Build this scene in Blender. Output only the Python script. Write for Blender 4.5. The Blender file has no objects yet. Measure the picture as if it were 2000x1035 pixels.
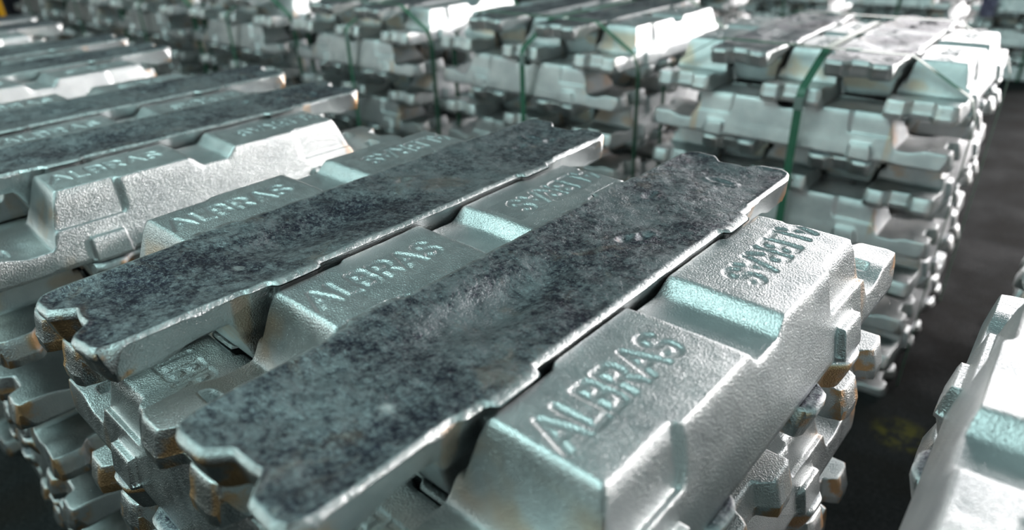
import bpy, math, random
import numpy as np
from mathutils import Vector, Matrix

scene = bpy.context.scene
COL = scene.collection

# ---------------------------------------------------------------- camera, world, lights, exposure
cam_d = bpy.data.cameras.new('camera')
cam = bpy.data.objects.new('camera', cam_d)
COL.objects.link(cam)
CAM_X = Vector((0.7459, 0.6653, -0.0321))
CAM_DOWN = Vector((0.2928, -0.3708, -0.8814))
CAM_FWD = Vector((-0.5983, 0.6480, -0.4714))
m3 = Matrix((CAM_X, -CAM_DOWN, -CAM_FWD)).transposed()
cam.matrix_world = Matrix.Translation((0.4847, -0.4608, 0.3092)) @ m3.to_4x4()
cam_d.sensor_width = 36.0
cam_d.lens = 1317.6 * 36.0 / 2000.0
cam_d.clip_start = 0.02
cam_d.clip_end = 200
cam_d.dof.use_dof = True
cam_d.dof.focus_distance = 0.70
cam_d.dof.aperture_fstop = 3.0
cam_d.dof.aperture_blades = 0
scene.camera = cam

world = bpy.data.worlds.new('hall_ambient')
scene.world = world
world.use_nodes = True
wt = world.node_tree
bg = wt.nodes['Background']
w_tc = wt.nodes.new('ShaderNodeTexCoord')
w_sep = wt.nodes.new('ShaderNodeSeparateXYZ')
wt.links.new(w_tc.outputs['Generated'], w_sep.inputs[0])
w_ramp = wt.nodes.new('ShaderNodeValToRGB')          # warm grey walls low down, cool roof above
w_ramp.color_ramp.elements[0].position = 0.10
w_ramp.color_ramp.elements[0].color = (0.42, 0.40, 0.37, 1)
w_ramp.color_ramp.elements[1].position = 0.55
w_ramp.color_ramp.elements[1].color = (0.66, 0.97, 0.98, 1)
wt.links.new(w_sep.outputs[2], w_ramp.inputs[0])
wt.links.new(w_ramp.outputs[0], bg.inputs[0])
bg.inputs[1].default_value = 0.225


def area_light(name, loc, target, sx, sy, color, power):
    d = bpy.data.lights.new(name, 'AREA')
    d.shape = 'RECTANGLE'
    d.size, d.size_y = sx, sy
    d.color = color
    d.energy = power
    o = bpy.data.objects.new(name, d)
    COL.objects.link(o)
    o.location = loc
    o.rotation_euler = (Vector(target) - Vector(loc)).to_track_quat('-Z', 'Y').to_euler()
    return o


# daylight through the hall's open side (far right) a roof light and a window behind the camera on the left
area_light('open_side_daylight', (1.95, 9.0, 1.2), (1.95, 0.0, 1.0), 8.7, 4.0, (1.0, 0.94, 0.94), 700)
area_light('roof_light', (-1.3, -1.7, 2.9), (-0.1, 0.2, 0.0), 4.0, 2.0, (0.66, 1.0, 0.97), 70)
area_light('left_window_daylight', (-4.6, -3.6, 0.9), (0.0, 0.3, -0.1), 2.0, 0.9, (0.86, 1.0, 0.97), 34)
sun_d = bpy.data.lights.new('low_sun', 'SUN')
sun_d.energy = 1.7
sun_d.angle = math.radians(3.0)
sun_d.color = (1.0, 0.95, 0.93)
sun = bpy.data.objects.new('low_sun', sun_d)
COL.objects.link(sun)
sun.rotation_euler = Vector((-0.60, -0.75, -0.28)).to_track_quat('-Z', 'Y').to_euler()

scene.view_settings.view_transform = 'Standard'
scene.view_settings.look = 'None'
scene.view_settings.gamma = 1.0
scene.view_settings.use_curve_mapping = False
scene.view_settings.exposure = 0.1

# ---------------------------------------------------------------- materials


class NT:
    def __init__(self, name):
        self.m = bpy.data.materials.new(name)
        self.m.use_nodes = True
        self.t = self.m.node_tree
        self.b = self.t.nodes['Principled BSDF']

    def n(self, kind, **kw):
        nd = self.t.nodes.new(kind)
        for k, v in kw.items():
            setattr(nd, k, v)
        return nd

    def link(self, a, b):
        self.t.links.new(a, b)

    def val(self, sock, v):
        if hasattr(v, 'is_output'):
            self.link(v, sock)
        else:
            sock.default_value = v

    def math(self, op, a, b=0.0, c=0.0, clamp=False):
        nd = self.n('ShaderNodeMath', operation=op, use_clamp=clamp)
        self.val(nd.inputs[0], a)
        self.val(nd.inputs[1], b)
        self.val(nd.inputs[2], c)
        return nd.outputs[0]

    def ramp(self, v, lo, hi, a=0.0, b=1.0):
        nd = self.n('ShaderNodeMapRange', clamp=True, interpolation_type='SMOOTHSTEP')
        self.val(nd.inputs[0], v)
        for i, x in enumerate((lo, hi, a, b)):
            nd.inputs[i + 1].default_value = x
        return nd.outputs[0]

    def mix(self, f, a, b):
        nd = self.n('ShaderNodeMix', data_type='RGBA')
        self.val(nd.inputs[0], f)
        self.val(nd.inputs[6], a)
        self.val(nd.inputs[7], b)
        return nd.outputs[2]

    def noise(self, co, scale, detail=3.0, rough=0.55, dist=0.0):
        nd = self.n('ShaderNodeTexNoise')
        self.link(co, nd.inputs['Vector'])
        nd.inputs['Scale'].default_value = scale
        nd.inputs['Detail'].default_value = detail
        nd.inputs['Roughness'].default_value = rough
        nd.inputs['Distortion'].default_value = dist
        return nd.outputs['Fac']

    def coords(self):
        tc = self.n('ShaderNodeTexCoord')
        oi = self.n('ShaderNodeObjectInfo')
        sc = self.n('ShaderNodeVectorMath', operation='SCALE')
        cb = self.n('ShaderNodeCombineXYZ')
        for k, f in enumerate((17.0, 29.0, 11.0)):
            self.link(self.math('MULTIPLY', oi.outputs['Random'], f), cb.inputs[k])
        ad = self.n('ShaderNodeVectorMath', operation='ADD')
        self.link(tc.outputs['Object'], ad.inputs[0])
        self.link(cb.outputs[0], ad.inputs[1])
        sp = self.n('ShaderNodeSeparateXYZ')
        self.link(tc.outputs['Object'], sp.inputs[0])
        return tc.outputs['Object'], ad.outputs[0], sp.outputs, oi.outputs['Random'], tc.outputs['Normal']

    def bump(self, h, dist, strength=1.0, prev=None):
        nd = self.n('ShaderNodeBump')
        self.link(h, nd.inputs['Height'])
        nd.inputs['Distance'].default_value = dist
        nd.inputs['Strength'].default_value = strength
        if prev is not None:
            self.link(prev, nd.inputs['Normal'])
        return nd.outputs[0]


def make_cast(name, ends_tint):
    k = NT(name)
    raw, co, xyz, rnd, nrm = k.coords()
    big = k.noise(co, 14.0, 3.0)
    mid = k.noise(co, 70.0, 3.0)
    base = k.mix(k.ramp(big, 0.3, 0.7), (0.60, 0.63, 0.64, 1), (0.80, 0.82, 0.82, 1))
    # mould-wash residue on body ends; orange tint on notch walls and corner edges
    ay = k.math('ABSOLUTE', xyz[1])
    nsep = k.n('ShaderNodeSeparateXYZ')
    k.link(nrm, nsep.inputs[0])
    horiz = k.ramp(k.math('ABSOLUTE', nsep.outputs[2]), 0.75, 0.35)
    ax = k.math('ABSOLUTE', xyz[0])
    ends = k.ramp(ay, 0.322, 0.338)
    notch = k.math('MULTIPLY', k.ramp(ax, 0.012, 0.020), k.ramp(ax, 0.044, 0.034))
    edge = k.math('MULTIPLY', k.ramp(ax, 0.060, 0.066), k.ramp(ax, 0.0755, 0.070))
    where = k.math('ADD', k.math('MULTIPLY', notch, 0.9), k.math('MULTIPLY', edge, 0.9))
    where = k.math('MULTIPLY', k.math('ADD', where, 0.12, clamp=True), ends_tint)
    band = k.math('MULTIPLY', k.ramp(ay, 0.222, 0.228), k.ramp(ay, 0.246, 0.238))
    blot = k.ramp(k.noise(co, 26.0, 4.0), 0.44, 0.56)
    blot2 = k.ramp(k.noise(co, 9.0, 3.0), 0.47, 0.60)
    st = k.math('ADD', k.math('MULTIPLY', k.math('MULTIPLY', ends, horiz), k.math('MULTIPLY', blot, where)),
                k.math('MULTIPLY', k.math('MULTIPLY', band, blot2), 0.5), clamp=True)
    st = k.math('MULTIPLY', st, 0.8)
    base = k.mix(st, base, (0.78, 0.42, 0.15, 1))
    k.link(base, k.b.inputs['Base Color'])
    k.b.inputs['Metallic'].default_value = 1.0
    r = k.math('ADD', k.ramp(mid, 0.3, 0.7, 0.29, 0.37), k.math('MULTIPLY', st, 0.15))
    k.link(r, k.b.inputs['Roughness'])
    f1 = k.noise(co, 520.0, 2.0)
    f2 = k.noise(co, 800.0, 2.0)
    n1 = k.bump(mid, 0.0004, 0.4)
    n2 = k.bump(f1, 0.0009, 0.9, n1)
    n3 = k.bump(f2, 0.0005, 0.9, n2)
    k.link(n3, k.b.inputs['Normal'])
    return k.m


def make_skin():
    k = NT('oxide_skin')
    raw, co, xyz, rnd, nrm = k.coords()
    big = k.noise(co, 8.0, 3.0, 0.5, 0.3)
    mid = k.noise(co, 55.0, 5.0, 0.65, 0.3)
    fine = k.noise(co, 380.0, 4.0, 0.7)
    gr = k.noise(co, 170.0, 5.0, 0.72)
    d = k.math('ADD', k.math('MULTIPLY', big, 0.45), k.math('ADD', k.math('MULTIPLY', mid, 0.25), k.math('MULTIPLY', gr, 0.45)))
    mask = k.ramp(d, 0.47, 0.64)
    speck = k.ramp(fine, 0.50, 0.68)
    c = k.mix(mask, (0.048, 0.047, 0.070, 1), (0.30, 0.325, 0.34, 1))
    c = k.mix(k.math('MULTIPLY', speck, 0.48), c, (0.56, 0.60, 0.60, 1))
    brown = k.math('MULTIPLY', k.ramp(k.noise(co, 16.0, 5.0, 0.7, 0.8), 0.57, 0.70), 0.35)
    c = k.mix(brown, c, (0.38, 0.27, 0.20, 1))
    at = k.n('ShaderNodeAttribute', attribute_name='bare', attribute_type='GEOMETRY')
    bare = k.math('MULTIPLY', at.outputs['Fac'], k.ramp(gr, 0.25, 0.5, 0.5, 1.0), clamp=True)
    c = k.mix(bare, c, (0.80, 0.82, 0.82, 1))
    k.link(c, k.b.inputs['Base Color'])
    k.b.inputs['Metallic'].default_value = 0.95
    k.link(k.math('SUBTRACT', k.ramp(mid, 0.3, 0.7, 0.34, 0.54), k.math('MULTIPLY', bare, 0.10)), k.b.inputs['Roughness'])
    wr = k.noise(co, 130.0, 4.0, 0.65, 1.2)
    n1 = k.bump(mid, 0.0022, 0.7)
    n2 = k.bump(wr, 0.0013, 0.8, n1)
    n3 = k.bump(fine, 0.0005, 0.9, n2)
    k.link(n3, k.b.inputs['Normal'])
    return k.m


def make_strap():
    k = NT('green_strap')
    raw, co, xyz, rnd, nrm = k.coords()
    f = k.noise(co, 40.0, 2.0)
    k.link(k.mix(f, (0.04, 0.14, 0.085, 1), (0.07, 0.21, 0.13, 1)), k.b.inputs['Base Color'])
    k.b.inputs['Roughness'].default_value = 0.32
    k.link(k.bump(k.noise(co, 500.0, 1.0), 0.0003), k.b.inputs['Normal'])
    return k.m


def make_floor():
    k = NT('dark_asphalt')
    raw, co, xyz, rnd, nrm = k.coords()
    g = k.noise(raw, 130.0, 5.0, 0.7)
    b = k.noise(raw, 5.0, 4.0, 0.6)
    c = k.mix(k.ramp(g, 0.35, 0.75), (0.005, 0.006, 0.007, 1), (0.030, 0.031, 0.031, 1))
    c = k.mix(k.math('MULTIPLY', k.ramp(b, 0.45, 0.7), 0.5), c, (0.020, 0.014, 0.010, 1))
    # the worn yellow paint mark between the stacks
    dx = k.math('SUBTRACT', xyz[0], 0.333)
    dy = k.math('SUBTRACT', xyz[1], 1.053)
    r2 = k.math('ADD', k.math('MULTIPLY', dx, dx), k.math('MULTIPLY', dy, dy))
    spot = k.math('MULTIPLY', k.ramp(r2, 0.006, 0.0008), k.ramp(k.noise(raw, 28.0, 5.0, 0.7), 0.42, 0.6))
    c = k.mix(k.math('MULTIPLY', spot, 0.7), c, (0.16, 0.13, 0.01, 1))
    k.link(c, k.b.inputs['Base Color'])
    k.link(k.ramp(b, 0.3, 0.7, 0.72, 0.92), k.b.inputs['Roughness'])
    k.b.inputs['Specular IOR Level'].default_value = 0.25
    k.link(k.bump(g, 0.004), k.b.inputs['Normal'])
    return k.m


def plain(name, col, rough=0.5, metal=0.0):
    k = NT(name)
    raw, co, xyz, rnd, nrm = k.coords()
    f = k.noise(co, 30.0, 3.0)
    k.link(k.mix(f, tuple(0.8 * c for c in col) + (1,), tuple(min(1, 1.15 * c) for c in col) + (1,)),
           k.b.inputs['Base Color'])
    k.b.inputs['Roughness'].default_value = rough
    k.b.inputs['Metallic'].default_value = metal
    k.link(k.bump(k.noise(co, 200.0), 0.0004), k.b.inputs['Normal'])
    return k.m


CAST = make_cast('cast_aluminium', 0.12)
CAST_ORANGE = make_cast('cast_aluminium_orange_ends', 1.0)
SKIN = make_skin()
STRAP = make_strap()
FLOOR = make_floor()

# ---------------------------------------------------------------- ingot shape
LH = 0.360      # half length
HT = 0.103      # height
WB = 0.0750     # half width at the cast (flat) face
WT = 0.0570     # half width at the moulded top
LIP = 0.004
YT, YE = 0.2187, 0.2440   # body top end, body foot
DZ = 0.1047     # layer pitch
PITCH = 0.137


def sstep(a, b, v):
    t = np.clip((v - a) / (b - a), 0, 1)
    return t * t * (3 - 2 * t)


def smin(a, b, k):
    h = np.clip(0.5 + 0.5 * (b - a) / k, 0, 1)
    return b * (1 - h) + a * h - k * h * (1 - h)


def smax(a, b, k):
    return -smin(-a, -b, k)


def vnoise(x, y, cell, seed):
    r = np.random.RandomState(seed)
    T = r.rand(256, 256)
    u, v = x / cell + 100.0, y / cell + 100.0
    i, j = np.floor(u).astype(int), np.floor(v).astype(int)
    fu, fv = u - i, v - j
    fu, fv = fu * fu * (3 - 2 * fu), fv * fv * (3 - 2 * fv)
    g = lambda p, q: T[p % 256, q % 256]
    return ((g(i, j) * (1 - fu) + g(i + 1, j) * fu) * (1 - fv) +
            (g(i, j + 1) * (1 - fu) + g(i + 1, j + 1) * fu) * fv) - 0.5


def arc(cx, cy, rx, ry, a0, a1, n=8):
    return [(cx + rx * math.cos(math.radians(a0 + (a1 - a0) * i / n)),
             cy + ry * math.sin(math.radians(a0 + (a1 - a0) * i / n))) for i in range(n + 1)]


GLYPH = {   # stroke letters in a box of height 1
    'A': (0.86, [[(0.0, 0.0), (0.43, 1.0), (0.86, 0.0)], [(0.17, 0.34), (0.69, 0.34)]]),
    'L': (0.58, [[(0.0, 1.0), (0.0, 0.0), (0.58, 0.0)]]),
    'B': (0.66, [[(0.0, 0.0), (0.0, 1.0), (0.38, 1.0)] + arc(0.38, 0.77, 0.24, 0.23, 90, -90) + [(0.0, 0.54)],
                 [(0.38, 0.54)] + arc(0.38, 0.27, 0.28, 0.27, 90, -90) + [(0.0, 0.0)]]),
    'R': (0.68, [[(0.0, 0.0), (0.0, 1.0), (0.38, 1.0)] + arc(0.38, 0.74, 0.27, 0.26, 90, -90) + [(0.0, 0.48)],
                 [(0.34, 0.48), (0.68, 0.0)]]),
    'S': (0.62, [arc(0.31, 0.75, 0.29, 0.25, 25, 270, 10)[0:] + arc(0.31, 0.25, 0.31, 0.25, 90, -155, 10)]),
}


def text_segments(word, length, height, gap=0.30):
    adv = sum(GLYPH[c][0] for c in word) + gap * (len(word) - 1)
    sx = length / adv
    segs, u = [], 0.0
    for c in word:
        w, strokes = GLYPH[c]
        for s in strokes:
            p = [((u + a) * sx - length / 2, b * height - height / 2) for a, b in s]
            segs += list(zip(p[:-1], p[1:]))
        u += w + gap
    return segs


def seg_dist(u, v, segs):
    d = np.full(u.shape, 1e3)
    for (ax, ay), (bx, by) in segs:
        dx, dy = bx - ax, by - ay
        L2 = dx * dx + dy * dy + 1e-12
        t = np.clip(((u - ax) * dx + (v - ay) * dy) / L2, 0, 1)
        d = np.minimum(d, np.hypot(u - ax - t * dx, v - ay - t * dy))
    return d


WORD = text_segments('ALBRAS', 0.147, 0.034)
TXT_Y = {-1: 0.1345, 1: 0.1425}


def height_field(x, y, wext, lend, text, seed):
    """height of the moulded side over the plan point; wext = extra lip width (row), lend = end of the ingot at this column"""
    ax, ay = np.abs(x), np.abs(y)
    W = WB + wext
    sl = (HT - LIP) / (WB - WT)
    side0 = LIP + (W - ax) * sl
    side = LIP + (WB - ax) * sl
    pk = sstep(0.134, 0.147, ay)
    inner = LIP + (WB - 0.0065 - ax) * sl
    pocket = smax(smin(side, 0.053 + 0 * ax, 0.004), inner, 0.004)
    sidep = side * (1 - pk) + pocket * pk
    endw = 0.030 + (YE - ay) * (HT - 0.030) / (YE - YT)
    groove = sstep(0.038, 0.017, ay)
    top = HT - 0.0145 * groove - 0.0012 * (ax / WT) ** 2 + 0 * ay
    if seed:
        top = top + 0.0012 * vnoise(x, y, 0.04, seed) + 0.0006 * vnoise(x, y, 0.012, seed + 1)
    if text:
        for sgn in (-1, 1):
            m = (np.abs(y - sgn * TXT_Y[sgn]) < 0.09)
            # reading direction runs away from the near end; letters stand towards -x there, and turned round at the far end
            u = (y - sgn * TXT_Y[sgn]) * (1 if sgn < 0 else -1)
            v = -x * (1 if sgn < 0 else -1) - (0.004 if sgn < 0 else 0.0)
            d = seg_dist(u[m], v[m], WORD)
            dep = np.zeros_like(top)
            dep[m] = 0.0017 * sstep(0.0054, 0.0018, d)
            top = top - dep
    body = smin(smin(sidep, top, 0.017), endw, 0.010)
    earz = 0.0300 + 0.0085 * sstep(0.272, 0.312, ay) + 0.002 * vnoise(x, y, 0.03, 7)
    if text:
        earz = earz - 0.016 * sstep(0.0065, 0.003, np.abs(ay - 0.300)) * sstep(0.055, 0.048, ax) * sstep(0.022, 0.028, ax)
    ear = smin(side, earz, 0.006)
    ear = smin(ear, LIP + (lend - ay) * 5.5, 0.004)
    Hh = smax(body, ear, 0.010)
    bm = sstep(0.148, 0.155, ay) * sstep(0.207, 0.199, ay)
    boss = smin(LIP + (WB + 0.009 - ax) * sl * 1.0, 0.034 + 0 * ax, 0.005)
    boss = boss * bm - 0.05 * (1 - bm)
    Hh = smax(Hh, boss, 0.003)
    Hh = np.maximum(Hh, np.minimum(side0, 0.012))
    return np.clip(Hh, LIP * 0.8, None)


def mirror(pos):
    pos = sorted(set(round(p, 5) for p in pos))
    return sorted(set([-p for p in pos] + pos))


def rng(a, b, step):
    n = max(1, int(round((b - a) / step)))
    return [a + (b - a) * i / n for i in range(n + 1)]


def grids(lod):
    if lod == 'text':
        cols = rng(0, 0.36, 0.0150) + rng(0.36, 0.70, 0.05) + rng(0.70, 1.0, 0.0125)
        rows = (rng(0, 0.045, 0.003) + rng(0.045, 0.215, 0.00125) + rng(0.215, 0.25, 0.0025) +
                rng(0.25, 0.325, 0.003) + rng(0.325, 0.36, 0.0025))
    elif lod == 'skin':
        cols = rng(0, 0.45, 0.030) + rng(0.45, 0.85, 0.04) + [0.90, 0.93, 0.965, 1.0]
        rows = rng(0, 0.30, 0.0030) + rng(0.30, 0.352, 0.003) + [0.3550, 0.3575, 0.36]
    elif lod == 'mid':
        cols = [0, 0.12, 0.2, 0.27, 0.34, 0.41, 0.5, 0.6, 0.68, 0.72, 0.745, 0.77, 0.785, 0.80, 0.83, 0.865, 0.878, 0.89,
                0.91, 0.925, 0.94, 0.955, 0.97, 0.985, 1.0]
        rows = ([0, 0.008, 0.016, 0.022, 0.030, 0.037, 0.045, 0.08, 0.11] + rng(0.131, 0.158, 0.004) +
                [0.17] + rng(0.185, 0.21, 0.004) + rng(0.214, 0.25, 0.004) +
                [0.26, 0.272, 0.283, 0.288, 0.292, 0.297, 0.304, 0.312, 0.325] + rng(0.332, 0.36, 0.004))
    else:
        cols = [0, 0.22, 0.41, 0.6, 0.73, 0.80, 0.87, 0.93, 1.0]
        rows = [0, 0.017, 0.037, 0.1, 0.134, 0.147, 0.156, 0.171, 0.198, 0.207, 0.217, 0.226, 0.236, 0.246,
                0.27, 0.30, 0.335, 0.342, 0.352, 0.36]
    return np.array(mirror(cols)), np.array(mirror(rows))


def ingot_arrays(lod, face_up, text, seed):
    s, t = grids(lod)
    S, T = np.meshgrid(s, t)                 # rows x cols
    at = np.abs(T)
    bm = sstep(0.148, 0.155, at) * sstep(0.207, 0.199, at)
    flare = 0.0
    if face_up:                              # flash lip along the cast face
        flare = (0.0045 if lod == 'skin' else 0.0005) * sstep(0.232, 0.222, at) + (0.0015 if lod == 'skin' else 0.0) * vnoise(T * 0 + np.sign(S) * 3, T, 0.03, seed + 5)
    corner = 0.006 * sstep(0.335, 0.36, at) ** 2
    wext = flare + 0.009 * bm - corner
    X = S * WB + np.sign(S) * wext * sstep(0.86, 1.0, np.abs(S))
    notch = 0.0185 * (sstep(0.035, 0.014, np.abs(X)) if face_up else sstep(0.031, 0.018, np.abs(X))) + (0.009 if face_up else 0.006) * sstep(0.056, 0.076, np.abs(X))
    if face_up:
        notch = notch + (0.004 if lod == 'skin' else 0.001) * vnoise(X, np.sign(T) * 2.0 + 0 * X, 0.018, seed + 9)
    lend = LH - notch
    k = np.clip((at - 0.30) / (LH - 0.30), 0, 1)
    Y = np.sign(T) * np.where(at > 0.30, 0.30 + k * (lend - 0.30), at)
    Z = height_field(X, Y, flare - corner, lend, text, seed)
    return X, Y, Z, t, s


def skin_field(X, Y, T, S, seed, sink):
    edge = np.minimum((1 - np.abs(S)) * WB, (LH - np.abs(T)))
    lip = sstep(0.0, 0.010, edge)
    cx, cy, dep = sink
    g = np.exp(-(((X - cx) / 0.030) ** 2 + ((Y - cy) / 0.080) ** 2) ** 1.6)
    dish = -0.0030 * lip * sstep(0.0, 0.05, edge) - dep * g
    z = -0.0016 * lip + dish
    z = z + lip * (0.0042 * vnoise(X, Y, 0.05, seed) + 0.0014 * vnoise(X, Y, 0.018, seed + 1) +
                   0.0007 * vnoise(X, Y, 0.008, seed + 2))
    # shrinkage pits
    r = np.random.RandomState(seed + 3)
    for i in range(3):
        px, py = r.uniform(-0.045, 0.045), r.uniform(0.05, 0.30)
        q = ((X - px) / 0.006) ** 2 + ((Y - py) / 0.010) ** 2
        z = z - 0.0035 * np.exp(-q) + 0.0012 * np.exp(-((np.sqrt(q) - 1.5) / 0.4) ** 2)
    # rim of the ladle pour mark near the far end
    q = np.hypot((X - 0.012 * (1 if seed % 2 else -1)) / 0.020, (Y - 0.284) / 0.010)
    z = z + 0.0022 * np.exp(-((q - 1.0) / 0.22) ** 2) - 0.0015 * np.exp(-(q / 0.8) ** 2)
    return z      # along the outward direction of the cast face


def vnormals(X, Y, Z, flip):
    P = np.stack([X, Y, Z], -1)
    du = np.gradient(P, axis=1)
    dv = np.gradient(P, axis=0)
    n = np.cross(du, dv)
    n /= np.linalg.norm(n, axis=-1, keepdims=True) + 1e-12
    return -n if flip else n


def build_mesh(name, verts, norms, faces, mat):
    me = bpy.data.meshes.new(name)
    me.from_pydata([tuple(v) for v in verts], [], faces)
    me.materials.append(mat)
    me.polygons.foreach_set('use_smooth', [True] * len(me.polygons))
    me.update()
    if norms is not None:
        me.normals_split_custom_set_from_vertices([tuple(v) for v in norms])
    return me


def patch(idx, keep, flip):
    """quads of the grid index array whose cell mask is set"""
    a, b, c, d = idx[:-1, :-1], idx[:-1, 1:], idx[1:, 1:], idx[1:, :-1]
    q = np.stack([a, b, c, d] if not flip else [d, c, b, a], -1)[keep]
    return q


def submesh(name, P, N, quads, mat, extra_verts=None, extra_norm=None, extra_faces=None):
    used = np.unique(quads)
    remap = np.full(len(P), -1)
    remap[used] = np.arange(len(used))
    v = P[used]
    n = N[used]
    f = [tuple(r) for r in remap[quads].tolist()]
    if extra_verts is not None and len(extra_verts):
        off = len(v)
        v = np.concatenate([v, extra_verts])
        n = np.concatenate([n, extra_norm])
        f += [tuple(i + off for i in fc) for fc in extra_faces]
    return build_mesh(name, v, n, f, mat)


def ingot_meshes(lod, face_up, parts, text=False, seed=0, sink=(0, 0, 0.004), CAST=CAST, spot=(9, 9)):
    """dict of meshes: body (+ ear_near, ear_far, lettering..., cast_face).  Local frame: z=0 is what the ingot lies on."""
    X, Y, Z, t, s = ingot_arrays(lod, face_up, text, seed)
    S, T = np.meshgrid(s, t)
    nr, nc = X.shape
    if face_up:
        B = skin_field(X, Y, T, S, seed, sink) if lod == 'skin' else 0 * X - 0.001
        for q in (np.s_[0, :], np.s_[-1, :], np.s_[:, 0], np.s_[:, -1]):
            B[q] = -0.0045
        for q in (np.s_[1, 1:-1], np.s_[-2, 1:-1], np.s_[1:-1, 1], np.s_[1:-1, -2]):
            B[q] -= 0.0006 if lod == 'skin' else 0
        edge = np.minimum((1 - np.abs(S)) * WB, 1.3 * (LH - np.abs(T)))
        bare = sstep(0.0050, 0.0020, edge) + 0.8 * sstep(0.006, 0.004, np.hypot(X - spot[0], Y - spot[1]))
        Xw, Zt, Zb = -X, HT - Z, HT + B            # turned over about its long axis
        N = vnormals(Xw, Y, Zt, False)             # mirrored x: orientation flips twice
        NB = vnormals(Xw, Y, Zb, True)
    else:
        Xw, Zt, Zb = X, Z, 0 * X
        N = vnormals(Xw, Y, Zt, False)
        NB = np.zeros(X.shape + (3,))
        NB[..., 2] = -1
    P = np.stack([Xw, Y, Zt], -1).reshape(-1, 3)
    PB = np.stack([Xw, Y, Zb], -1).reshape(-1, 3)
    N = N.reshape(-1, 3)
    NBf = NB.reshape(-1, 3)
    idx = np.arange(nr * nc).reshape(nr, nc)
    cy = 0.5 * (t[:-1] + t[1:])[:, None] + np.zeros((nr - 1, nc - 1))
    cx = 0.5 * (s[:-1] + s[1:])[None, :] + np.zeros((nr - 1, nc - 1))
    # outward winding: the moulded side faces +z (mould up) or -z (face up, where x is mirrored)
    fl = False
    ear_n, ear_f = cy < -YE, cy > YE
    pad_n = text & (np.abs(cx) < 0.36) & (cy > -0.215) & (cy < -0.045) if text else np.zeros_like(ear_n)
    pad_f = text & (np.abs(cx) < 0.36) & (cy < 0.215) & (cy > 0.045) if text else np.zeros_like(ear_n)
    out = {}
    # skirt between the two sides
    loop = list(idx[0, :]) + list(idx[1:, -1]) + list(idx[-1, -2::-1]) + list(idx[-2:0:-1, 0])
    loop = np.array(loop)
    cen = P[loop]
    nx = np.roll(cen, -1, 0) - np.roll(cen, 1, 0)
    on = np.stack([nx[:, 1], -nx[:, 0], 0 * nx[:, 0]], 1)
    if face_up:
        on = -on
    on /= np.linalg.norm(on, axis=1, keepdims=True) + 1e-12
    L = len(loop)
    sv = np.concatenate([P[loop], PB[loop]])
    up = on + np.array([0, 0, 0.9 if face_up else -0.2])
    up /= np.linalg.norm(up, axis=1, keepdims=True)
    sn = np.concatenate([on, up])
    if face_up:
        NBf[loop] = up
    a = np.arange(L)
    b = (a + 1) % L
    if face_up:
        sf = np.stack([a + L, b + L, b, a], 1)
    else:
        sf = np.stack([a + L, b + L, b, a], 1)
    ev, en, ef = sv, sn, [tuple(r) for r in sf.tolist()]
    if not face_up:
        o = len(ev)
        ev = np.concatenate([ev, PB[loop]])
        en = np.concatenate([en, np.tile([0, 0, -1.0], (L, 1))])
        ef.append(tuple(range(o + L - 1, o - 1, -1)))
    keep = np.ones_like(ear_n)
    if parts:
        keep = ~(ear_n | ear_f | pad_n | pad_f)
        for nm, msk in (('ear', ear_n), ('ear ', ear_f), ('lettering', pad_n), ('lettering ', pad_f)):
            if msk.any():
                out[nm] = submesh(nm.strip(), P, N, patch(idx, msk, fl), CAST)
    if face_up:
        qb = patch(idx, np.ones_like(ear_n), True)
        if parts:
            out['cast_face'] = submesh('cast_face', PB, NBf, qb, SKIN)
            at = out['cast_face'].attributes.new('bare', 'FLOAT', 'POINT')
            at.data.foreach_set('value', bare.reshape(-1).astype(np.float32))
            out['body'] = submesh('ingot', P, N, patch(idx, keep, fl), CAST, ev, en, ef)
        else:
            o = len(ev)
            used = np.arange(nr * nc)
            ev2 = np.concatenate([ev, PB])
            en2 = np.concatenate([en, NBf])
            me = submesh('ingot', P, N, patch(idx, keep, fl), CAST, ev2, en2,
                         ef + [tuple(i + o for i in r) for r in qb.tolist()])
            me.materials.append(SKIN)
            n_sk = len(qb)
            mi = [0] * (len(me.polygons) - n_sk) + [1] * n_sk
            me.polygons.foreach_set('material_index', mi)
            out['body'] = me
    else:
        out['body'] = submesh('ingot', P, N, patch(idx, keep, fl), CAST, ev, en, ef)
    return out


LIB = {}


def lib(key, **kw):
    if key not in LIB:
        LIB[key] = ingot_meshes(**kw)
    return LIB[key]


def tag(o, label=None, cat=None, group=None, kind=None):
    for k, v in (('label', label), ('category', cat), ('group', group), ('kind', kind)):
        if v:
            o[k] = v
    return o


def ingot_object(meshes, mat):
    root = bpy.data.objects.new('aluminium_ingot', meshes['body'])
    COL.objects.link(root)
    root.matrix_world = mat
    for nm, me in meshes.items():
        if nm != 'body':
            c = bpy.data.objects.new(nm.strip(), me)
            COL.objects.link(c)
            c.parent = root
    return root


# ---------------------------------------------------------------- floor
def floor():
    me = bpy.data.meshes.new('floor')
    z = -8 * DZ - 0.002
    me.from_pydata([(-22, -8, z), (14, -8, z), (14, 20, z), (-22, 20, z)], [], [(0, 1, 2, 3)])
    me.materials.append(FLOOR)
    o = bpy.data.objects.new('floor', me)
    COL.objects.link(o)
    o['kind'] = 'structure'


floor()

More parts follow.
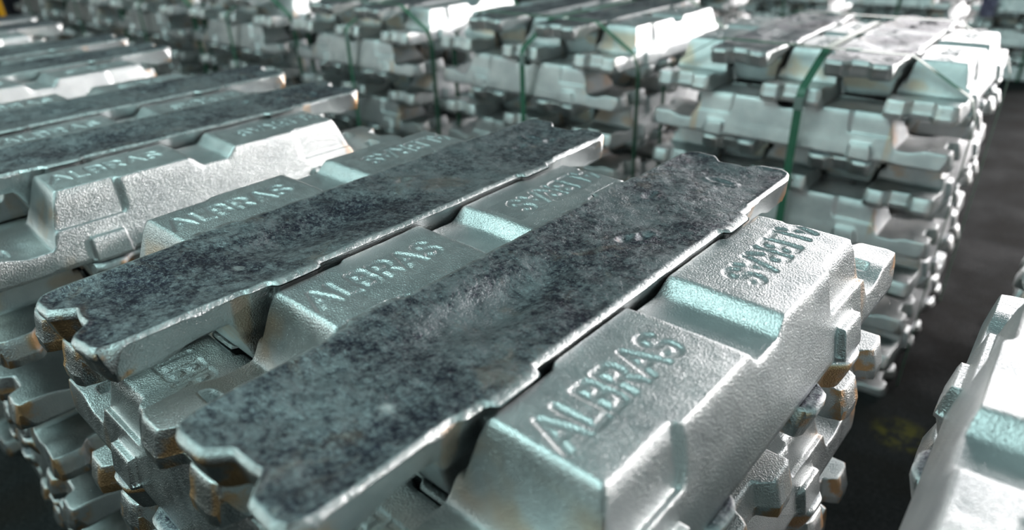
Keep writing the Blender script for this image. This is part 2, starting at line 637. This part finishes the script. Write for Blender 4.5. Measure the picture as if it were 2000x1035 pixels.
# ---------------------------------------------------------------- stacks
# code: (x, y, yaw, dz, phrase, number of layers)
STACKS = {
    'A': (0.0, 0.0, 0.0, 0.0, 'nearest stack'),
    'B': (-0.8624, -0.0185, -0.0368, -0.010, 'stack just left of nearest'),
    'K': (-1.640, -0.045, 0.020, -0.002, 'second stack left of nearest'),
    'L': (-2.4658, -0.0458, -0.0207, 0.0, 'third stack left of nearest'),
    'N': (-3.28, -0.05, 0.0, 0.0, 'fourth stack left of nearest'),
    'C': (-0.1089, 1.5012, 0.0397, -0.0212, 'rightmost strapped stack'),
    'E': (-0.8970, 1.4510, -0.0044, -0.0007, 'second strapped stack from right'),
    'F': (-1.7273, 1.4157, 0.0258, -0.0009, 'third strapped stack from right'),
    'G': (-2.5409, 1.3737, 0.0400, -0.0011, 'fourth strapped stack from right'),
    'H': (-3.3283, 1.3189, 0.0400, 0.0002, 'fifth strapped stack from right'),
    'I': (-4.14, 1.29, 0.03, 0.0, 'sixth strapped stack from right'),
    'J': (-4.88, 1.25, 0.03, 0.0, 'seventh strapped stack from right'),
    'D': (0.8061, -0.0113, 0.0315, -0.0017, 'lower right corner stack'),
    'P': (0.790, 1.480, 0.02, -0.01, 'stack at right edge'),
    'R': (-0.08, 5.50, -0.01, 0.0, 'rightmost far back stack'),
    'S': (-0.90, 5.50, 0.0, 0.0, 'second far back stack from right'),
    'T': (-1.72, 5.50, 0.01, 0.0, 'third far back stack from right'),
    'U': (-2.54, 5.50, 0.0, 0.0, 'fourth far back stack from right'),
}
ORD = ['top layer', 'second layer down', 'third layer down', 'fourth layer down', 'fifth layer down',
       'sixth layer down', 'seventh layer down', 'bottom layer']
SLOT_END = ['leftmost', 'second from left', 'middle', 'second from right', 'rightmost']
SLOT_SIDE = ['frontmost', 'second from front', 'middle', 'second from back', 'rearmost']

A_OFF = {0: (-2 * PITCH, 0.0035, 0.0), 1: (-PITCH + 0.0005, -0.0047, 0.0), 2: (0, 0.0072, 0.0),
         3: (PITCH + 0.0018, -0.0006, 0.002), 4: (2 * PITCH, 0.0075, 0.0)}


def ingot_matrix(code, k, i, rnd):
    x, y, yaw, dz, _ = STACKS[code]
    j = (rnd.uniform(-1, 1), rnd.uniform(-1, 1), rnd.uniform(-1, 1))
    fu = i % 2 == 1
    lx = (i - 2) * PITCH + 0.0008 * j[0]
    ly = 0.004 * j[1]
    a = 0.002 * j[2]
    if code == 'A' and k == 0:
        lx, ly, a = A_OFF[i]
    z = -(k + 1) * DZ + dz + ((0.0075 if k == 0 else 0.0010) if fu else 0.0)
    m = Matrix.Rotation(a, 4, 'Z')
    m = Matrix.Translation((lx, ly, z)) @ m
    if k % 2 == 1:
        m = Matrix.Rotation(math.pi / 2, 4, 'Z') @ m
    elif rnd.random() < 0.0:
        m = m
    return Matrix.Translation((x, y, 0)) @ Matrix.Rotation(yaw, 4, 'Z') @ m


#VISIBLE_BEGIN  stack letter, layer, place in the layer of each ingot that shows
VISIBLE = set(('A00 A01 A02 A03 A04 A10 A11 A12 A13 A14 A20 A21 A24 A30 A33 A34 A44 B00 B01 B02 B03 B04 B10 B11 '
               'B24 B30 B42 B43 B44 B50 B60 B61 B62 B63 B70 C00 C01 C02 C03 C04 C10 C11 C12 C13 C14 C20 C21 C22 '
               'C23 C24 C30 C31 C32 C33 C34 C41 C44 C50 C51 C52 C53 C54 C64 C70 C71 C72 C73 C74 D00 D13 D14 E00 '
               'E01 E02 E03 E04 E10 E11 E12 E13 E14 E20 E21 E22 E23 E24 E30 E31 E32 E33 E34 E43 E44 F00 F01 F02 '
               'F03 F04 F10 F11 F12 F20 F21 F22 F23 F24 F30 F31 F32 F40 F41 F42 F43 F44 G00 G01 G02 G03 G04 G10 '
               'G11 G12 G20 G21 G22 G23 G24 G30 G31 G44 H00 H01 H02 H03 H04 H10 H11 H20 H21 H22 H23 H24 H30 H31 '
               'H41 I02 I04 I10 I11 I20 I21 I22 I23 I24 I30 J10 J11 J21 J22 J23 J24 J30 J31 K00 K01 K02 K03 K04 '
               'K64 K70 L00 L01 L02 L03 L04 P30 P40 P51 P52 R30 R32 R40 R41 R42 R50 R51 R52 R61 R62 R70 S30 S32 '
               'S40 S41 S42 S43 S44 S50 S51 S52 S53 S54 T30 T40 T41 T42 T43 T44 T50 T51 T52 T53 U42 U43 U44 U50 '
               'U51 U52 U53 U54 U64 ').split())
#VISIBLE_END

rest = []
for code, st in STACKS.items():
    rnd = random.Random(code)
    for k in range(8):
        for i in range(5):
            key = '%s%d%d' % (code, k, i)
            m = ingot_matrix(code, k, i, rnd)
            fu = i % 2 == 1
            if VISIBLE is not None and key not in VISIBLE:
                rest.append((m, fu))
                continue
            if k == 0 and code in 'ABK':
                if fu:
                    sd = {'A1': 11, 'A3': 22}.get(code + str(i), 31 + i)
                    sink = {'A1': (0.004, -0.10, 0.0090), 'A3': (0.012, -0.10, 0.0110)}.get(code + str(i), (0.0, -0.09, 0.006))
                    ms = lib(('F', sd), lod='skin', face_up=True, parts=True, seed=sd, sink=sink, CAST=CAST_ORANGE,
                             spot=(-0.027, -0.25) if sd == 22 else (-0.02, -0.205) if sd == 11 else (9, 9))
                else:
                    sd = {0: 41, 2: 51, 4: 61}[i] if code == 'A' else 41
                    ms = lib(('M', sd, False), lod='text', face_up=False, parts=True, text=True, seed=sd, CAST=CAST_ORANGE)
            elif k == 0 and code in 'CED':
                if fu:
                    ms = lib(('F', 33 + i, code), lod='skin', face_up=True, parts=True, seed=33 + i, sink=(0.0, -0.09, 0.006))
                else:
                    ms = lib(('M', 41, False, 'plain'), lod='text', face_up=False, parts=True, text=True, seed=41)
            elif key == 'A10':
                ms = lib(('M', 41, False), lod='text', face_up=False, parts=True, text=True, seed=41, CAST=CAST_ORANGE)
            elif code in 'ABK':
                ms = lib(('midst', fu), lod='mid', face_up=fu, parts=True, seed=71, CAST=CAST_ORANGE)
            elif code in 'CED':
                ms = lib(('mid', fu), lod='mid', face_up=fu, parts=True, seed=71)
            else:
                ms = lib(('midone', fu), lod='mid', face_up=fu, parts=False, seed=71)
            o = ingot_object(ms, m)
            if VISIBLE is None:
                o['key'] = key
            if k == 0:
                look = 'dark flat-faced ingot' if fu else 'bright lettered ingot'
            else:
                look = 'silver %s ingot' % ('wedge-down' if fu else 'wedge-up')
            lab = '%s, %s, %s, %s' % (look, SLOT_SIDE[i] if k % 2 else SLOT_END[i], ORD[k], st[4])
            tag(o, lab, 'ingot', 'ingots of the ' + st[4])

if rest:
    low = {fu: ingot_meshes('low', fu, False, seed=3)['body'] for fu in (False, True)}
    V, Fc, MI, off = [], [], [], 0
    for m, fu in rest:
        me = low[fu]
        n = len(me.vertices)
        co = np.empty(n * 3)
        me.vertices.foreach_get('co', co)
        co = co.reshape(-1, 3)
        M = np.array(m)
        V.append(co @ M[:3, :3].T + M[:3, 3])
        for p in me.polygons:
            Fc.append(tuple(v + off for v in p.vertices))
            MI.append(p.material_index)
        off += n
    me = bpy.data.meshes.new('stacked_ingots')
    me.from_pydata(np.concatenate(V).tolist(), [], Fc)
    me.materials.append(CAST)
    me.materials.append(SKIN)
    me.polygons.foreach_set('material_index', MI)
    o = bpy.data.objects.new('stacked_ingots', me)
    COL.objects.link(o)
    tag(o, 'mass of further ingots filling the hearts and backs of the stacks', 'ingots', None, 'stuff')


# ---------------------------------------------------------------- straps
def ribbon(path, width, axis, thick=0.0012):
    """a flat band along the path; width along axis, thickness outwards"""
    ax = Vector(axis)
    v, f = [], []
    n = len(path)
    for i, p in enumerate(path):
        p = Vector(p)
        d = (Vector(path[min(i + 1, n - 1)]) - Vector(path[max(i - 1, 0)])).normalized()
        o = d.cross(ax).normalized()
        for a, b in ((-1, 0), (1, 0), (1, 1), (-1, 1)):
            v.append(tuple(p + ax * (a * width / 2) + o * (b * thick)))
    for i in range(n - 1):
        a, b = 4 * i, 4 * (i + 1)
        for q in range(4):
            r = (q + 1) % 4
            f.append((a + q, a + r, b + r, b + q))
    f += [(3, 2, 1, 0), (4 * n - 4, 4 * n - 3, 4 * n - 2, 4 * n - 1)]
    return v, f


def soften(path, r=0.006):
    out = [path[0]]
    for a, b, c in zip(path[:-2], path[1:-1], path[2:]):
        a, b, c = Vector(a), Vector(b), Vector(c)
        u, w = (a - b), (c - b)
        ru, rw = min(r, u.length / 3), min(r, w.length / 3)
        out += [tuple(b + u.normalized() * ru), tuple(b + u.normalized() * ru * 0.3 + w.normalized() * rw * 0.3),
                tuple(b + w.normalized() * rw)]
    out.append(path[-1])
    return out


def mesh_object(name, v, f, mat, parent=None):
    me = bpy.data.meshes.new(name)
    me.from_pydata(v, [], f)
    me.materials.append(mat)
    me.update()
    o = bpy.data.objects.new(name, me)
    COL.objects.link(o)
    if parent:
        o.parent = parent
    return o


def seal(loc, direction, axis):
    """a crimped metal seal: short bent sleeve round the band"""
    d, ax = Vector(direction).normalized(), Vector(axis)
    o = d.cross(ax).normalized()
    v, f = [], []
    prof = [(-0.0120, -0.0006), (-0.0125, 0.0022), (-0.0105, 0.0040), (0.0105, 0.0040), (0.0125, 0.0022), (0.0120, -0.0006)]
    ls = [-0.015, -0.009, -0.007, 0.007, 0.009, 0.015]
    for l in ls:
        sq = 0.86 if abs(l) == 0.007 else 1.0
        for a, b in prof:
            v.append(tuple(Vector(loc) + d * l + ax * (a * sq) + o * b))
    m = len(prof)
    for i in range(len(ls) - 1):
        for q in range(m):
            r = (q + 1) % m
            f.append((i * m + q, i * m + r, (i + 1) * m + r, (i + 1) * m + q))
    f += [tuple(range(m - 1, -1, -1)), tuple(range((len(ls) - 1) * m, len(ls) * m))]
    return v, f


SEALM = plain('strap_seal', (0.30, 0.40, 0.37), 0.4, 0.6)
BOT = -8 * DZ - 0.001


def stack_matrix(code):
    x, y, yaw, dz, _ = STACKS[code]
    return Matrix.Translation((x, y, dz)) @ Matrix.Rotation(yaw, 4, 'Z')


def straps(code, off=0.0):
    dz = STACKS[code][3]
    b = BOT - dz
    ph = STACKS[code][4]
    for nm, y0 in (('front', -0.268), ('rear', 0.262)):
        p = [(-0.369, y0, b), (-0.369, y0, -0.112), (-0.352, y0, -0.0655), (-0.222, y0, 0.0115),
             (0.222, y0, 0.0115), (0.352, y0, -0.0655), (0.369, y0, -0.112), (0.369, y0, b)]
        v, f = ribbon(soften(p), 0.018, (0, 1, 0))
        o = mesh_object('packing_strap', v, f, STRAP)
        o.matrix_world = stack_matrix(code)
        tag(o, 'green plastic strap round the %s, %s' % ('front ends' if nm == 'front' else 'rear ends', ph), 'strap', 'green packing straps')
        v, f = seal((0.10 * (1 if nm == 'front' else -1), y0, 0.0115), (1, 0, 0), (0, 1, 0))
        mesh_object('seal', v, f, SEALM, o)
    x0 = 0.030 + off
    p = [(x0, -0.369, b), (x0, -0.369, -0.080), (x0, -0.360, -0.0640), (x0, -0.224, 0.0030), (x0, 0.224, 0.0030),
         (x0, 0.360, -0.0640), (x0, 0.369, -0.080), (x0, 0.369, b)]
    v, f = ribbon(soften(p), 0.019, (-1, 0, 0))
    o = mesh_object('packing_strap', v, f, STRAP)
    o.matrix_world = stack_matrix(code)
    tag(o, 'green plastic strap lengthwise over the middle, %s' % ph, 'strap', 'green packing straps')
    v, f = seal((x0, -0.369, -0.098), (0, 0, 1), (-1, 0, 0))
    mesh_object('seal', v, f, SEALM, o)


for c in 'CEFGHIJRSTU':
    straps(c)


# ---------------------------------------------------------------- far corner: yellow post and dark cabinet, scrap of plastic
def lathe(name, prof, mat, seg=24, parent=None):
    v, f = [], []
    for r, z in prof:
        for q in range(seg):
            a = 2 * math.pi * q / seg
            v.append((r * math.cos(a), r * math.sin(a), z))
    for i in range(len(prof) - 1):
        for q in range(seg):
            w = (q + 1) % seg
            f.append((i * seg + q, i * seg + w, (i + 1) * seg + w, (i + 1) * seg + q))
    f += [tuple(range(seg - 1, -1, -1)), tuple(range((len(prof) - 1) * seg, len(prof) * seg))]
    o = mesh_object(name, v, f, mat, parent)
    o.data.polygons.foreach_set('use_smooth', [True] * len(o.data.polygons))
    return o


def box(name, x0, x1, y0, y1, z0, z1, mat, parent=None, bev=0.006):
    import bmesh
    bm = bmesh.new()
    bmesh.ops.create_cube(bm, size=1.0)
    for q in bm.verts:
        q.co = Vector(((x0 + x1) / 2 + q.co.x * (x1 - x0), (y0 + y1) / 2 + q.co.y * (y1 - y0), (z0 + z1) / 2 + q.co.z * (z1 - z0)))
    bmesh.ops.bevel(bm, geom=bm.edges[:], offset=bev, segments=2, affect='EDGES')
    me = bpy.data.meshes.new(name)
    bm.to_mesh(me)
    bm.free()
    me.materials.append(mat)
    o = bpy.data.objects.new(name, me)
    COL.objects.link(o)
    if parent:
        o.parent = parent
    return o


GZ = -8 * DZ - 0.002
YEL = plain('yellow_paint', (0.75, 0.42, 0.02), 0.45)
NAVY = plain('navy_paint', (0.012, 0.014, 0.035), 0.6)
STEEL = plain('worn_steel', (0.30, 0.30, 0.30), 0.4, 0.9)
p = lathe('guard_post', [(0.055, 0.012), (0.055, 1.02), (0.050, 1.07), (0.030, 1.10), (0.004, 1.11)], YEL)
p.location = (-9.42, 1.72, GZ)
tag(p, 'yellow painted guard post at the far top left corner', 'post')
box('base_plate', -0.09, 0.09, -0.09, 0.09, 0.0, 0.012, STEEL, p, 0.003)
for sx in (-1, 1):
    for sy in (-1, 1):
        b = lathe('bolt', [(0.011, 0.012), (0.011, 0.020), (0.006, 0.024)], STEEL, 6, p)
        b.location = (sx * 0.068, sy * 0.068, 0)
c = bpy.data.objects.new('steel_cabinet', None)
COL.objects.link(c)
c.location = (-10.35, 2.45, GZ)
tag(c, 'dark navy steel cabinet behind the yellow post, far top left corner', 'cabinet')
box('cabinet_body', -0.75, 0.75, -0.25, 0.25, 0.05, 1.70, NAVY, c, 0.01)
box('plinth', -0.72, 0.72, -0.22, 0.22, 0.0, 0.05, STEEL, c, 0.004)
for sx in (-1, 1):
    d = box('door', min(0.01 * sx, 0.73 * sx), max(0.01 * sx, 0.73 * sx), -0.268, -0.25, 0.09, 1.66, NAVY, c, 0.005)
    box('handle', sx * 0.05 - 0.008, sx * 0.05 + 0.008, -0.295, -0.268, 0.85, 1.0, STEEL, d, 0.004)

r = np.random.RandomState(5)
v, f, m = [], [], 9
for a in range(m):
    for b in range(m):
        v.append((a / 8 * 0.085 - 0.042 + r.uniform(-0.006, 0.006), r.uniform(-0.014, 0.014) - 0.012, b / 8 * 0.13 - 0.065 + r.uniform(-0.006, 0.006)))
for a in range(m - 1):
    for b in range(m - 1):
        f.append((a * m + b, (a + 1) * m + b, (a + 1) * m + b + 1, a * m + b + 1))
o = mesh_object('plastic_scrap', v, f, plain('violet_plastic', (0.30, 0.27, 0.40), 0.3))
md = o.modifiers.new('thickness', 'SOLIDIFY')
md.thickness = 0.002
o.location = (-0.325, 5.105, -0.385)
tag(o, 'crumpled violet plastic scrap hanging on the rightmost far back stack', 'plastic')
